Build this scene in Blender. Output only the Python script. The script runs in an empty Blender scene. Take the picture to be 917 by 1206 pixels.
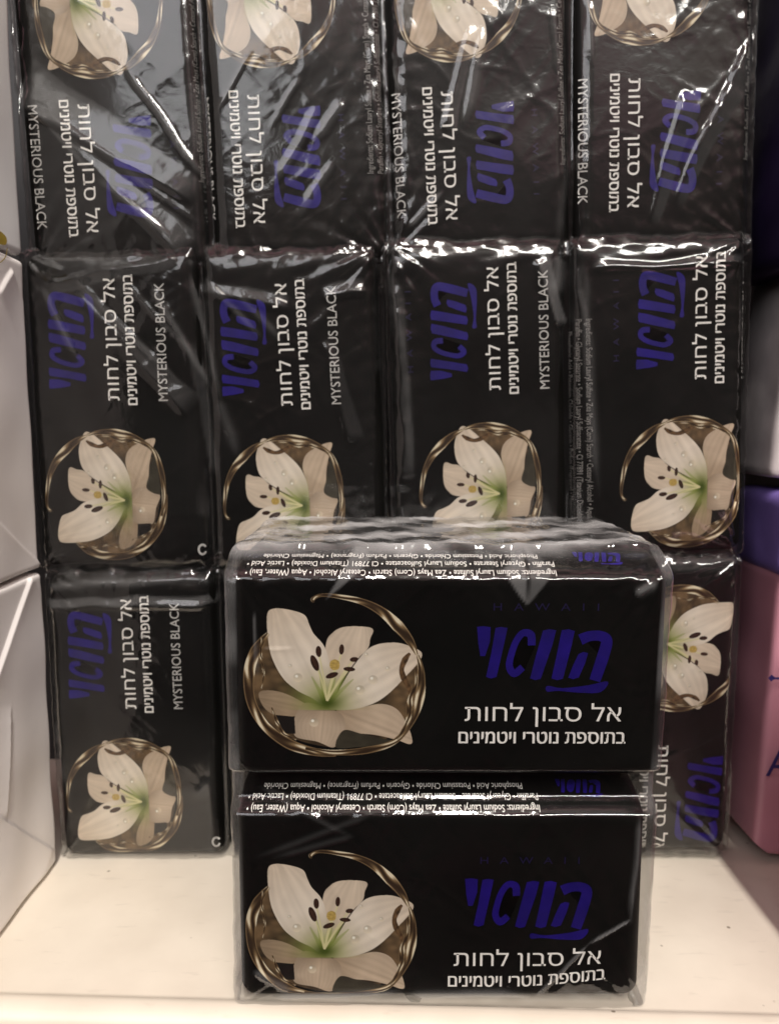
import bpy, bmesh, math, random
import numpy as np
from mathutils import Vector

sc = bpy.context.scene
COL = sc.collection
MM = 0.001

# ------------------------------------------------------------------ camera
F_PX, W_PX, H_PX = 891.3, 917.0, 1206.0
TILT = math.radians(6.49)
CAM = (0.0, -0.2312, 0.1400)
cam_d = bpy.data.cameras.new('camera')
cam = bpy.data.objects.new('camera', cam_d)
COL.objects.link(cam)
cam.location = CAM
cam.rotation_euler = (math.pi / 2 - TILT, 0, 0)
cam_d.sensor_fit = 'VERTICAL'
cam_d.sensor_height = 24.0
cam_d.lens = 24.0 * F_PX / H_PX
cam_d.dof.use_dof = True
cam_d.dof.focus_distance = 0.172
cam_d.dof.aperture_fstop = 14.0
cam_d.clip_start = 0.01
cam_d.clip_end = 50
sc.camera = cam

# ------------------------------------------------------------------ world: dim shop interior
world = bpy.data.worlds.new('World')
sc.world = world
world.use_nodes = True
wn = world.node_tree
for n in list(wn.nodes):
    wn.nodes.remove(n)
def N(t, typ, **kw):
    n = t.nodes.new(typ)
    for k, v in kw.items():
        setattr(n, k, v)
    return n
w_out = N(wn, 'ShaderNodeOutputWorld')
w_bg = N(wn, 'ShaderNodeBackground')
w_tc = N(wn, 'ShaderNodeTexCoord')
w_sep = N(wn, 'ShaderNodeSeparateXYZ')
wn.links.new(w_tc.outputs['Generated'], w_sep.inputs[0])
w_ramp = N(wn, 'ShaderNodeValToRGB')
w_map = N(wn, 'ShaderNodeMapRange')
w_map.inputs['From Min'].default_value = -1
w_map.inputs['From Max'].default_value = 1
wn.links.new(w_sep.outputs['Z'], w_map.inputs['Value'])
wn.links.new(w_map.outputs[0], w_ramp.inputs[0])
cr = w_ramp.color_ramp
cr.elements[0].position = 0.0
cr.elements[0].color = (0.06, 0.05, 0.045, 1)
cr.elements[1].position = 1.0
cr.elements[1].color = (0.85, 0.83, 0.78, 1)
for p, c in ((0.42, (0.021, 0.021, 0.020, 1)), (0.52, (0.034, 0.034, 0.033, 1)), (0.62, (0.08, 0.072, 0.06, 1)), (0.72, (0.55, 0.54, 0.52, 1))):
    e = cr.elements.new(p)
    e.color = c
w_noise = N(wn, 'ShaderNodeTexNoise')
w_noise.inputs['Scale'].default_value = 4.5
w_noise.inputs['Detail'].default_value = 3
wn.links.new(w_tc.outputs['Generated'], w_noise.inputs['Vector'])
w_nr = N(wn, 'ShaderNodeValToRGB')
w_nr.color_ramp.elements[0].position = 0.38
w_nr.color_ramp.elements[0].color = (0.30, 0.28, 0.30, 1)
w_nr.color_ramp.elements[1].position = 0.62
w_nr.color_ramp.elements[1].color = (1.7, 1.40, 1.42, 1)
wn.links.new(w_noise.outputs['Fac'], w_nr.inputs[0])
w_mul = N(wn, 'ShaderNodeMix', data_type='RGBA', blend_type='MULTIPLY')
w_mul.inputs[0].default_value = 1
wn.links.new(w_ramp.outputs[0], w_mul.inputs[6])
wn.links.new(w_nr.outputs[0], w_mul.inputs[7])
# coloured goods across the aisle tint parts of the room
w_n2 = N(wn, 'ShaderNodeTexNoise')
w_n2.inputs['Scale'].default_value = 6.0
wn.links.new(w_tc.outputs['Generated'], w_n2.inputs['Vector'])
w_r2 = N(wn, 'ShaderNodeValToRGB')
w_r2.color_ramp.elements[0].position = 0.40
w_r2.color_ramp.elements[0].color = (1.0, 0.98, 0.86, 1)
w_r2.color_ramp.elements[1].position = 0.66
w_r2.color_ramp.elements[1].color = (1.25, 0.60, 0.78, 1)
wn.links.new(w_n2.outputs['Fac'], w_r2.inputs[0])
w_m2 = N(wn, 'ShaderNodeMix', data_type='RGBA', blend_type='MULTIPLY')
w_m2.inputs[0].default_value = 1
wn.links.new(w_mul.outputs[2], w_m2.inputs[6])
wn.links.new(w_r2.outputs[0], w_m2.inputs[7])
wn.links.new(w_m2.outputs[2], w_bg.inputs[0])
w_bg.inputs[1].default_value = 0.65
wn.links.new(w_bg.outputs[0], w_out.inputs[0])

# ------------------------------------------------------------------ lamps: shop ceiling lights and an added fill
def area(name, loc, target, sx, sy, power, col):
    d = bpy.data.lights.new(name, 'AREA')
    d.shape = 'RECTANGLE'
    d.size, d.size_y = sx, sy
    d.energy = power
    d.color = col
    o = bpy.data.objects.new(name, d)
    COL.objects.link(o)
    o.location = loc
    v = Vector(target) - Vector(loc)
    o.rotation_euler = v.to_track_quat('-Z', 'Y').to_euler()
    return o
# long tube running away from the shelf, a little to the right
area('ceiling_tube', (0.16, -1.60, 2.05), (0.16, -1.2, 0.0), 0.06, 1.3, 77, (1.0, 0.945, 0.87))
# broad ceiling panel mirrored in the film, then an added fill panel
area('soft_panel', (-1.05, -2.1, 1.58), (0, 0, 0.12), 1.6, 1.0, 17, (0.97, 0.98, 1.0))
area('soft_panel', (0.9, -2.6, 2.1), (0, 0, 0.12), 1.2, 0.4, 46, (1.0, 0.96, 0.90))  # unseen fill, added to brighten upright and right-facing sides

sc.view_settings.view_transform = 'Standard'
sc.view_settings.look = 'None'
sc.view_settings.exposure = 0.0
sc.view_settings.gamma = 1.0
sc.cycles.transparent_max_bounces = 24
sc.cycles.max_bounces = 10
sc.cycles.glossy_bounces = 5
sc.cycles.caustics_reflective = False
sc.cycles.caustics_refractive = False
sc.cycles.sample_clamp_indirect = 4.0

# ------------------------------------------------------------------ helpers
def s2l(c):
    c = np.asarray(c, float) / 255.0
    return np.where(c <= 0.04045, c / 12.92, ((c + 0.055) / 1.055) ** 2.4)

def tag(o, label=None, cat=None, group=None, kind=None):
    if label: o['label'] = label
    if cat: o['category'] = cat
    if group: o['group'] = group
    if kind: o['kind'] = kind
    return o

def mesh(name, verts, faces, mat, smooth=False):
    me = bpy.data.meshes.new(name)
    me.from_pydata([tuple(map(float, v)) for v in verts], [], [tuple(map(int, f)) for f in faces])
    if smooth:
        me.polygons.foreach_set('use_smooth', [True] * len(me.polygons))
    if mat: me.materials.append(mat)
    me.update()
    return me

def link(name, me, parent=None):
    o = bpy.data.objects.new(name, me)
    COL.objects.link(o)
    if parent: o.parent = parent
    return o

def empty(name, loc, rot=(0, 0, 0)):
    o = bpy.data.objects.new(name, None)
    o.empty_display_size = 0.01
    COL.objects.link(o)
    o.location = loc
    o.rotation_euler = rot
    return o

def point_at(u, v, y):
    """where the sight line of a measured photo point meets the upright plane at depth y (metres)"""
    a = (603 - v) / F_PX
    Y = y - CAM[1]
    c, s = math.cos(TILT), math.sin(TILT)
    Z = Y * (a * c - s) / (c + a * s)
    dep = Y * c - Z * s
    return (u - 458.5) * dep / F_PX, Z + CAM[2]

def side_at(u, v, x):
    """same for a plane facing sideways at x: returns (y, z)"""
    dep = x * F_PX / (u - 458.5)
    up = (603 - v) / F_PX * dep
    c, s = math.cos(TILT), math.sin(TILT)
    return dep * c + up * s + CAM[1], up * c - dep * s + CAM[2]

# ------------------------------------------------------------------ materials
def new_mat(name):
    m = bpy.data.materials.new(name)
    m.use_nodes = True
    t = m.node_tree
    b = t.nodes['Principled BSDF']
    return m, t, b

def mat_plain(name, col, rough=0.5, var=0.0, scale=200, bump=0.0, bscale=600, coat=0.0, spec=0.5, metal=0.0):
    m, t, b = new_mat(name)
    b.inputs['Base Color'].default_value = (*col, 1)
    b.inputs['Roughness'].default_value = rough
    b.inputs['Specular IOR Level'].default_value = spec
    b.inputs['Metallic'].default_value = metal
    b.inputs['Coat Weight'].default_value = coat
    tc = N(t, 'ShaderNodeTexCoord')
    if var:
        nz = N(t, 'ShaderNodeTexNoise')
        nz.inputs['Scale'].default_value = scale
        nz.inputs['Detail'].default_value = 5
        t.links.new(tc.outputs['Object'], nz.inputs['Vector'])
        r = N(t, 'ShaderNodeValToRGB')
        r.color_ramp.elements[0].position = 0.3
        r.color_ramp.elements[1].position = 0.7
        r.color_ramp.elements[0].color = (*[max(0, c * (1 - var)) for c in col], 1)
        r.color_ramp.elements[1].color = (*[min(1, c * (1 + var)) for c in col], 1)
        t.links.new(nz.outputs['Fac'], r.inputs[0])
        t.links.new(r.outputs[0], b.inputs['Base Color'])
    if bump:
        nb = N(t, 'ShaderNodeTexNoise')
        nb.inputs['Scale'].default_value = bscale
        nb.inputs['Detail'].default_value = 4
        t.links.new(tc.outputs['Object'], nb.inputs['Vector'])
        bp = N(t, 'ShaderNodeBump')
        bp.inputs['Strength'].default_value = bump
        bp.inputs['Distance'].default_value = 0.0006
        t.links.new(nb.outputs['Fac'], bp.inputs['Height'])
        t.links.new(bp.outputs[0], b.inputs['Normal'])
    return m

M_BLACK = mat_plain('black_wrapper', (0.0030, 0.0029, 0.0026), 0.42, var=0.5, scale=35, bump=0.5, bscale=50, spec=0.09)
M_WHITE = mat_plain('white_print', (0.86, 0.84, 0.80), 0.5, var=0.05, spec=0.2)
M_DGREY = mat_plain('dull_grey_print', (0.22, 0.21, 0.20), 0.5, var=0.2)
M_GREY = mat_plain('grey_print', (0.55, 0.54, 0.52), 0.5, var=0.05, spec=0.2)
M_BLUE = mat_plain('violet_blue_print', (0.008, 0.001, 0.14), 0.5, var=0.30, scale=120, spec=0.3)
M_DIM = mat_plain('faint_blue_print', (0.006, 0.003, 0.035), 0.5, var=0.2, spec=0.3)
M_WPAPER = mat_plain('pale_paper', (0.87, 0.835, 0.815), 0.45, var=0.05, scale=25, bump=0.12, bscale=90, spec=0.35)
M_WHITEBOX = mat_plain('white_card', (0.85, 0.86, 0.86), 0.4, var=0.03, scale=30, bump=0.08, bscale=80)
M_GOLD = mat_plain('gold_print', (0.45, 0.33, 0.05), 0.35, var=0.2)
M_PINK = mat_plain('pink_card', (0.46, 0.21, 0.265), 0.42, var=0.08, scale=35, bump=0.10, bscale=90)
M_PINKD = mat_plain('deep_pink_print', (0.42, 0.04, 0.12), 0.5, var=0.1)
M_NAVY = mat_plain('navy_print', (0.02, 0.015, 0.10), 0.5, var=0.1)
M_PURPLE = mat_plain('purple_wrapper', (0.20, 0.14, 0.42), 0.25, var=0.2, scale=60, bump=0.3, bscale=90)
M_CREAM = mat_plain('cream_card', (0.46, 0.42, 0.42), 0.45, var=0.25, scale=60, bump=0.15, bscale=90)
M_PANEL = mat_plain('dark_steel', (0.02, 0.02, 0.022), 0.5, var=0.2, scale=8)

def mat_print():
    m, t, b = new_mat('flower_print_ink')
    a = N(t, 'ShaderNodeAttribute')
    a.attribute_name = 'ink'
    t.links.new(a.outputs['Color'], b.inputs['Base Color'])
    b.inputs['Roughness'].default_value = 0.45
    b.inputs['Specular IOR Level'].default_value = 0.25
    return m
M_FLOWER = mat_print()

def mat_film(name, haze, rough=0.07, gain=1.7, bump=0.25):
    m = bpy.data.materials.new(name)
    m.use_nodes = True
    t = m.node_tree
    for n in list(t.nodes): t.nodes.remove(n)
    out = N(t, 'ShaderNodeOutputMaterial')
    tr = N(t, 'ShaderNodeBsdfTransparent')
    tr.inputs[0].default_value = (0.97, 0.97, 0.965, 1)
    gl = N(t, 'ShaderNodeBsdfGlossy')
    gl.inputs['Color'].default_value = (1, 1, 1, 1)
    gl.inputs['Roughness'].default_value = rough
    df = N(t, 'ShaderNodeBsdfDiffuse')
    df.inputs[0].default_value = (0.80, 0.80, 0.80, 1)
    tc = N(t, 'ShaderNodeTexCoord')
    nz = N(t, 'ShaderNodeTexNoise')
    nz.inputs['Scale'].default_value = 230
    nz.inputs['Detail'].default_value = 3
    nz.inputs['Distortion'].default_value = 0.7
    t.links.new(tc.outputs['Object'], nz.inputs['Vector'])
    bp = N(t, 'ShaderNodeBump')
    bp.inputs['Strength'].default_value = bump
    bp.inputs['Distance'].default_value = 0.0008
    t.links.new(nz.outputs['Fac'], bp.inputs['Height'])
    fr = N(t, 'ShaderNodeFresnel')
    fr.inputs['IOR'].default_value = 1.5
    t.links.new(bp.outputs[0], fr.inputs['Normal'])
    t.links.new(bp.outputs[0], gl.inputs['Normal'])
    mu = N(t, 'ShaderNodeMath', operation='MULTIPLY', use_clamp=True)
    mu.inputs[1].default_value = gain
    t.links.new(fr.outputs[0], mu.inputs[0])
    mn = N(t, 'ShaderNodeMath', operation='MINIMUM')
    mn.inputs[1].default_value = 0.45
    t.links.new(mu.outputs[0], mn.inputs[0])
    mx = N(t, 'ShaderNodeMixShader')
    t.links.new(mn.outputs[0], mx.inputs[0])
    t.links.new(tr.outputs[0], mx.inputs[1])
    t.links.new(gl.outputs[0], mx.inputs[2])
    # milkiness of the film: a little everywhere, plus whitening and sheen painted along creases
    at = N(t, 'ShaderNodeAttribute')
    at.attribute_name = 'film_milk_sheen'
    n2 = N(t, 'ShaderNodeTexNoise')
    n2.inputs['Scale'].default_value = 28
    n2.inputs['Detail'].default_value = 4
    t.links.new(tc.outputs['Object'], n2.inputs['Vector'])
    mr = N(t, 'ShaderNodeMapRange')
    mr.inputs['From Min'].default_value = 0.3
    mr.inputs['From Max'].default_value = 0.7
    mr.inputs['To Min'].default_value = haze * 0.5
    mr.inputs['To Max'].default_value = haze * 1.5
    t.links.new(n2.outputs['Fac'], mr.inputs['Value'])
    ad = N(t, 'ShaderNodeMath', operation='ADD', use_clamp=True)
    t.links.new(mr.outputs[0], ad.inputs[0])
    t.links.new(at.outputs['Fac'], ad.inputs[1])
    m2 = N(t, 'ShaderNodeMixShader')
    t.links.new(ad.outputs[0], m2.inputs[0])
    t.links.new(mx.outputs[0], m2.inputs[1])
    t.links.new(df.outputs[0], m2.inputs[2])
    t.links.new(m2.outputs[0], out.inputs[0])
    return m
M_FILM_BACK = mat_film('clear_film_loose', 0.005, rough=0.12, gain=1.5, bump=0.10)
M_FILM_FRONT = mat_film('clear_film_tight', 0.002, rough=0.06, gain=1.4, bump=0.06)

# ------------------------------------------------------------------ setting: shelf and back panel
def make_shelf():
    m, t, b = new_mat('white_painted_steel')
    tc = N(t, 'ShaderNodeTexCoord')
    base = N(t, 'ShaderNodeTexNoise'); base.inputs['Scale'].default_value = 22; base.inputs['Detail'].default_value = 8
    t.links.new(tc.outputs['Object'], base.inputs['Vector'])
    r = N(t, 'ShaderNodeValToRGB')
    r.color_ramp.elements[0].position = 0.30; r.color_ramp.elements[0].color = (0.61, 0.545, 0.455, 1)
    r.color_ramp.elements[1].position = 0.68; r.color_ramp.elements[1].color = (0.77, 0.705, 0.60, 1)
    t.links.new(base.outputs['Fac'], r.inputs[0])
    # scuffs: stretched noise, and specks of grime
    mp = N(t, 'ShaderNodeMapping'); mp.inputs['Scale'].default_value = (60, 260, 60); mp.inputs['Rotation'].default_value = (0, 0, 0.5)
    t.links.new(tc.outputs['Object'], mp.inputs['Vector'])
    sn = N(t, 'ShaderNodeTexNoise'); sn.inputs['Scale'].default_value = 1.4; sn.inputs['Detail'].default_value = 6
    t.links.new(mp.outputs[0], sn.inputs['Vector'])
    sr = N(t, 'ShaderNodeValToRGB')
    sr.color_ramp.elements[0].position = 0.62; sr.color_ramp.elements[0].color = (0, 0, 0, 1)
    sr.color_ramp.elements[1].position = 0.80; sr.color_ramp.elements[1].color = (0.6, 0.6, 0.6, 1)
    t.links.new(sn.outputs['Fac'], sr.inputs[0])
    mx = N(t, 'ShaderNodeMix', data_type='RGBA')
    t.links.new(sr.outputs[0], mx.inputs[0]); t.links.new(r.outputs[0], mx.inputs[6])
    mx.inputs[7].default_value = (0.47, 0.42, 0.35, 1)
    vo = N(t, 'ShaderNodeTexVoronoi'); vo.inputs['Scale'].default_value = 95
    t.links.new(tc.outputs['Object'], vo.inputs['Vector'])
    vr = N(t, 'ShaderNodeValToRGB')
    vr.color_ramp.elements[0].position = 0.035; vr.color_ramp.elements[0].color = (1, 1, 1, 1)
    vr.color_ramp.elements[1].position = 0.06; vr.color_ramp.elements[1].color = (0, 0, 0, 1)
    t.links.new(vo.outputs['Distance'], vr.inputs[0])
    ms = N(t, 'ShaderNodeMath', operation='MULTIPLY')
    cn = N(t, 'ShaderNodeTexNoise'); cn.inputs['Scale'].default_value = 40
    t.links.new(tc.outputs['Object'], cn.inputs['Vector'])
    cr2 = N(t, 'ShaderNodeValToRGB'); cr2.color_ramp.elements[0].position = 0.47; cr2.color_ramp.elements[1].position = 0.52
    t.links.new(cn.outputs['Fac'], cr2.inputs[0])
    t.links.new(vr.outputs[0], ms.inputs[0]); t.links.new(cr2.outputs[0], ms.inputs[1])
    m3 = N(t, 'ShaderNodeMix', data_type='RGBA')
    t.links.new(ms.outputs[0], m3.inputs[0]); t.links.new(mx.outputs[2], m3.inputs[6])
    m3.inputs[7].default_value = (0.26, 0.22, 0.17, 1)
    t.links.new(m3.outputs[2], b.inputs['Base Color'])
    b.inputs['Roughness'].default_value = 0.38
    bp = N(t, 'ShaderNodeBump'); bp.inputs['Strength'].default_value = 0.05; bp.inputs['Distance'].default_value = 0.0005
    t.links.new(sn.outputs['Fac'], bp.inputs['Height']); t.links.new(bp.outputs[0], b.inputs['Normal'])
    # profile (y, z): back to the rolled front lip
    prof = [(0.30, 0.0), (-0.055, 0.0), (-0.0605, 0.0), (-0.0615, 0.0001), (-0.0622, 0.0006), (-0.0630, 0.0011), (-0.0642, 0.0013), (-0.0675, 0.0012),
            (-0.0690, 0.0004), (-0.0696, -0.0010), (-0.0698, -0.0030), (-0.0698, -0.034), (-0.060, -0.035)]
    vs, fs = [], []
    n = len(prof)
    for x in (-0.9, -0.3, 0.3, 0.9):
        for y, z in prof:
            vs.append((x, y - 0.036 * x if y < 0 else y, z))
    for i in range(3):
        for j in range(n - 1):
            fs.append((i * n + j, i * n + j + 1, (i + 1) * n + j + 1, (i + 1) * n + j))
    o = link('shelf', mesh('shelf', vs, fs, m, True))
    tag(o, 'white painted steel shelf with scuffs and a rolled front edge', 'shelf', kind='structure')
make_shelf()
bpv = [(-0.9, 0.075, -0.03), (0.9, 0.075, -0.03), (0.9, 0.075, 0.6), (-0.9, 0.075, 0.6), (-0.9, 0.079, -0.03), (0.9, 0.079, -0.03), (0.9, 0.079, 0.6), (-0.9, 0.079, 0.6)]
bpf = [(0, 1, 2, 3), (5, 4, 7, 6), (4, 0, 3, 7), (1, 5, 6, 2), (3, 2, 6, 7), (4, 5, 1, 0)]
tag(link('back_panel', mesh('back_panel', bpv, bpf, M_PANEL)), 'dark steel back panel of the shelf behind the stacked soap packs', 'panel', kind='structure')

# ------------------------------------------------------------------ one wrapped soap bar
BL, BH, BD = 95.0, 53.0, 31.0          # length, height, depth in mm
def bar_profile(shoulder):
    """closed loop in (y depth, z height), front face at y=0; starts mid front and goes up"""
    pts = [(0, 0), (0, 9), (0, 16), (0, 20.6)]
    if not shoulder:
        pts.append((0, 22.8))
        for k in range(1, 7):
            a = k / 6 * math.pi / 2
            pts.append((3.7 * (1 - math.cos(a)), 22.8 + 3.7 * math.sin(a)))
    for k in (range(1, 7) if shoulder else ()):               # crisp front-top edge
        a = k / 6 * math.radians(58)
        pts.append((2.0 * (1 - math.cos(a)), 20.6 + 2.0 * math.sin(a)))
    y0, z0 = pts[-1]
    ex, ez = 13.0, 26.5
    for k in (range(1, 9) if shoulder else ()):               # sloping shoulder that carries the ingredients
        q = k / 8
        c1 = (y0 + 4.0, z0 + 2.5); c2 = (8.5, 26.4)
        b = [(1 - q) ** 3, 3 * q * (1 - q) ** 2, 3 * q * q * (1 - q), q ** 3]
        pts.append((b[0] * y0 + b[1] * c1[0] + b[2] * c2[0] + b[3] * ex, b[0] * z0 + b[1] * c1[1] + b[2] * c2[1] + b[3] * ez))
    pts.append((BD - 4, 26.5))
    for k in range(1, 6):
        a = k / 5 * math.pi / 2
        pts.append((BD - 4 + 4 * math.sin(a), 22.5 + 4 * math.cos(a)))
    pts.append((BD, 0)); pts.append((BD, -22.5))
    for k in range(1, 6):
        a = k / 5 * math.pi / 2
        pts.append((BD - 4 + 4 * math.cos(a), -22.5 - 4 * math.sin(a)))
    pts.append((4, -26.5))
    for k in range(1, 7):
        a = k / 6 * math.pi / 2
        pts.append((4 - 4 * math.sin(a), -23.0 - 3.5 * math.cos(a)))
    pts.append((0, -12))
    return np.array(pts)
def set_shape(shoulder, length):
    global PROF, _cl, _S, PER, BL
    PROF = bar_profile(shoulder)
    _cl = np.vstack([PROF, PROF[:1]])
    _S = np.concatenate([[0], np.cumsum(np.hypot(*np.diff(_cl, axis=0).T))])
    PER = _S[-1]
    BL = length
set_shape(False, 95.0)
def prof_at(s):
    s = np.mod(s, PER)
    return np.interp(s, _S, _cl[:, 0]), np.interp(s, _S, _cl[:, 1])
def prof_nrm(s):
    y1, z1 = prof_at(s - 0.15); y2, z2 = prof_at(s + 0.15)
    dy, dz = y2 - y1, z2 - z1
    l = np.hypot(dy, dz) + 1e-9
    return -dz / l, dy / l             # outward for a loop going up the front
ER = 4.0                                # end rounding
def bar_point(u, s, off=0.0):
    """u along the bar, s around it, off above the paper -> x, y, z (mm)"""
    u = np.asarray(u, float); s = np.asarray(s, float)
    y, z = prof_at(s); ny, nz = prof_nrm(s)
    over = np.clip(np.abs(u) - (BL / 2 - ER), 0, ER)
    ins = ER - np.sqrt(np.maximum(ER * ER - over * over, 0))
    s = np.mod(s + PER / 2, PER) - PER / 2
    d = off - ins - 0.16
    return u, y + ny * d, z + nz * d

def make_bar_mesh():
    ss = np.unique(np.concatenate([_S[:-1], np.linspace(0, PER, 140, endpoint=False)]))
    a = np.linspace(0, math.pi / 2, 6)
    us = np.concatenate([-(BL / 2 - ER) - ER * np.sin(a[::-1]), np.linspace(-(BL / 2 - ER), BL / 2 - ER, 60)[1:-1], (BL / 2 - ER) + ER * np.sin(a)])
    U, S = np.meshgrid(us, ss, indexing='ij')
    x, y, z = bar_point(U.ravel(), S.ravel())
    n, mm = len(us), len(ss)
    vs = np.stack([x, y, z], 1) * MM
    fs = []
    for i in range(n - 1):
        for j in range(mm):
            k = (j + 1) % mm
            fs.append((i * mm + j, (i + 1) * mm + j, (i + 1) * mm + k, i * mm + k))
    # folded ends: fan to an inner ridge
    vs = list(map(tuple, vs))
    for i, sgn in ((0, -1), (n - 1, 1)):
        c = len(vs); vs.append((sgn * (BL / 2 - 0.6) * MM, BD / 2 * MM, 0))
        for j in range(mm):
            k = (j + 1) % mm
            fs.append((i * mm + j, i * mm + k, c) if sgn > 0 else (i * mm + k, i * mm + j, c))
    me = mesh('soap_bar', vs, fs, M_BLACK, True)
    bm = bmesh.new(); bm.from_mesh(me)
    bmesh.ops.recalc_face_normals(bm, faces=bm.faces)
    bm.to_mesh(me); bm.free()
    return me
ME_BAR = make_bar_mesh()
set_shape(True, 99.3)                    # the bars of the front pack: a little longer, with a sloping shoulder on top
ME_BAR_LONG = make_bar_mesh()
set_shape(False, 95.0)

# ---- lettering
def text_polys(body, offset=0.0, shear=0.0, spacing=1.0):
    cu = bpy.data.curves.new('lettering', 'FONT')
    cu.body = body
    cu.size = 1.0
    cu.offset = offset
    cu.shear = shear
    cu.space_character = spacing
    cu.resolution_u = 3
    o = bpy.data.objects.new('lettering', cu)
    COL.objects.link(o)
    dg = bpy.context.evaluated_depsgraph_get()
    dg.update()
    me = bpy.data.meshes.new_from_object(o.evaluated_get(dg))
    bpy.data.objects.remove(o)
    bpy.data.curves.remove(cu)
    bm = bmesh.new(); bm.from_mesh(me); bpy.data.meshes.remove(me)
    return bm

def fit_bm(bm, cx, cy, w, h=None, rot180=False):
    xs = [v.co.x for v in bm.verts]; ys = [v.co.y for v in bm.verts]
    x0, x1, y0, y1 = min(xs), max(xs), min(ys), max(ys)
    kx = w / (x1 - x0)
    ky = kx if h is None else h / (y1 - y0)
    for v in bm.verts:
        x = (v.co.x - (x0 + x1) / 2) * kx; y = (v.co.y - (y0 + y1) / 2) * ky
        if rot180: x, y = -x, -y
        v.co = (x + cx, y + cy, 0)

def refine(bm, maxlen):
    for _ in range(3):
        es = [e for e in bm.edges if e.calc_length() > maxlen]
        if not es: break
        bmesh.ops.subdivide_edges(bm, edges=es, cuts=1)
        bmesh.ops.triangulate(bm, faces=[f for f in bm.faces if len(f.verts) > 3])

def bms_to_mesh(name, bms, mat, off, maxlen=1.2):
    """flat print(s) in (u, s) mm -> one mesh lying on the bar's paper"""
    vs, fs = [], []
    for bi, bm in enumerate(bms):
        refine(bm, maxlen)
        bm.verts.index_update()
        b = len(vs)
        co = np.array([v.co[:] for v in bm.verts])
        x, y, z = bar_point(co[:, 0], co[:, 1], off + 0.012 * bi)
        vs += list(np.stack([x, y, z], 1) * MM)
        fs += [[v.index + b for v in f.verts] for f in bm.faces]
        bm.free()
    me = mesh(name, vs, fs, mat)
    return me

def poly_bm(polys):
    bm = bmesh.new()
    for p in polys:
        f = bm.faces.new([bm.verts.new((x, y, 0)) for x, y in p])
    bmesh.ops.triangulate(bm, faces=bm.faces[:])
    return bm

def spline(pts, n=8, closed=True):
    pts = np.array(pts, float); m = len(pts); out = []
    rng = range(m) if closed else range(m - 1)
    for i in rng:
        g = lambda k: pts[k % m] if closed else pts[min(max(k, 0), m - 1)]
        p0, p1, p2, p3 = g(i - 1), g(i), g(i + 1), g(i + 2)
        for t in np.arange(n) / n:
            out.append(0.5 * (2 * p1 + (p2 - p0) * t + (2 * p0 - 5 * p1 + 4 * p2 - p3) * t * t + (3 * p1 - p0 - 3 * p2 + p3) * t ** 3))
    if not closed: out.append(pts[-1])
    return np.array(out)

def stroke(pts, width, n=8):
    c = spline(pts, n, False)
    w = np.interp(np.linspace(0, 1, len(c)), np.linspace(0, 1, len(width)), width) if hasattr(width, '__len__') else np.full(len(c), width)
    d = np.gradient(c, axis=0); d /= np.hypot(d[:, 0], d[:, 1])[:, None] + 1e-9
    nrm = np.stack([-d[:, 1], d[:, 0]], 1)
    return np.vstack([c + nrm * w[:, None] / 2, (c - nrm * w[:, None] / 2)[::-1]])

def brand_polys(cx, cy, k=1 / 23.6):
    """the slanted brush-cut brand word, traced in the plane of the print"""
    raw = [
        np.array([(92, 250), (128, 247), (165, 252), (163, 330), (138, 412), (112, 412), (100, 340)]),
        np.array([(192, 256), (222, 250), (256, 256), (240, 340), (202, 528), (172, 538), (145, 528), (170, 400)]),
        stroke([(388, 352), (382, 294), (340, 284), (304, 330), (280, 400), (270, 468), (298, 508), (342, 474)], [42, 44, 38, 36, 36, 38, 44, 38]),
        np.array([(447, 270), (482, 262), (518, 268), (500, 350), (442, 538), (412, 546), (384, 536), (410, 420)]),
        np.array([(548, 268), (584, 262), (618, 272), (604, 350), (562, 538), (530, 546), (500, 536), (522, 420)]),
        stroke([(650, 320), (700, 300), (760, 300), (792, 330), (770, 430), (735, 548)], [62, 56, 56, 62, 66, 60]),
        np.array([(642, 400), (668, 388), (694, 394), (680, 450), (648, 530), (618, 540), (590, 532), (616, 460)]),
        spline([(478, 578), (560, 590), (700, 574), (806, 552), (770, 612), (660, 616), (540, 606), (478, 610)], 4),
    ]
    return [[((x - 457) * k + cx, -(y - 400) * k + cy) for x, y in p] for p in raw]

# ---- printed lily in its ring of liquid (a flat printed picture)
def inside(poly, X, Y):
    r = np.zeros(X.shape, bool)
    px, py = poly[:, 0], poly[:, 1]
    j = len(poly) - 1
    for i in range(len(poly)):
        if py[i] != py[j]:
            cond = ((py[i] > Y) != (py[j] > Y)) & (X < (px[j] - px[i]) * (Y - py[i]) / (py[j] - py[i]) + px[i])
            r ^= cond
        j = i
    return r

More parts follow.
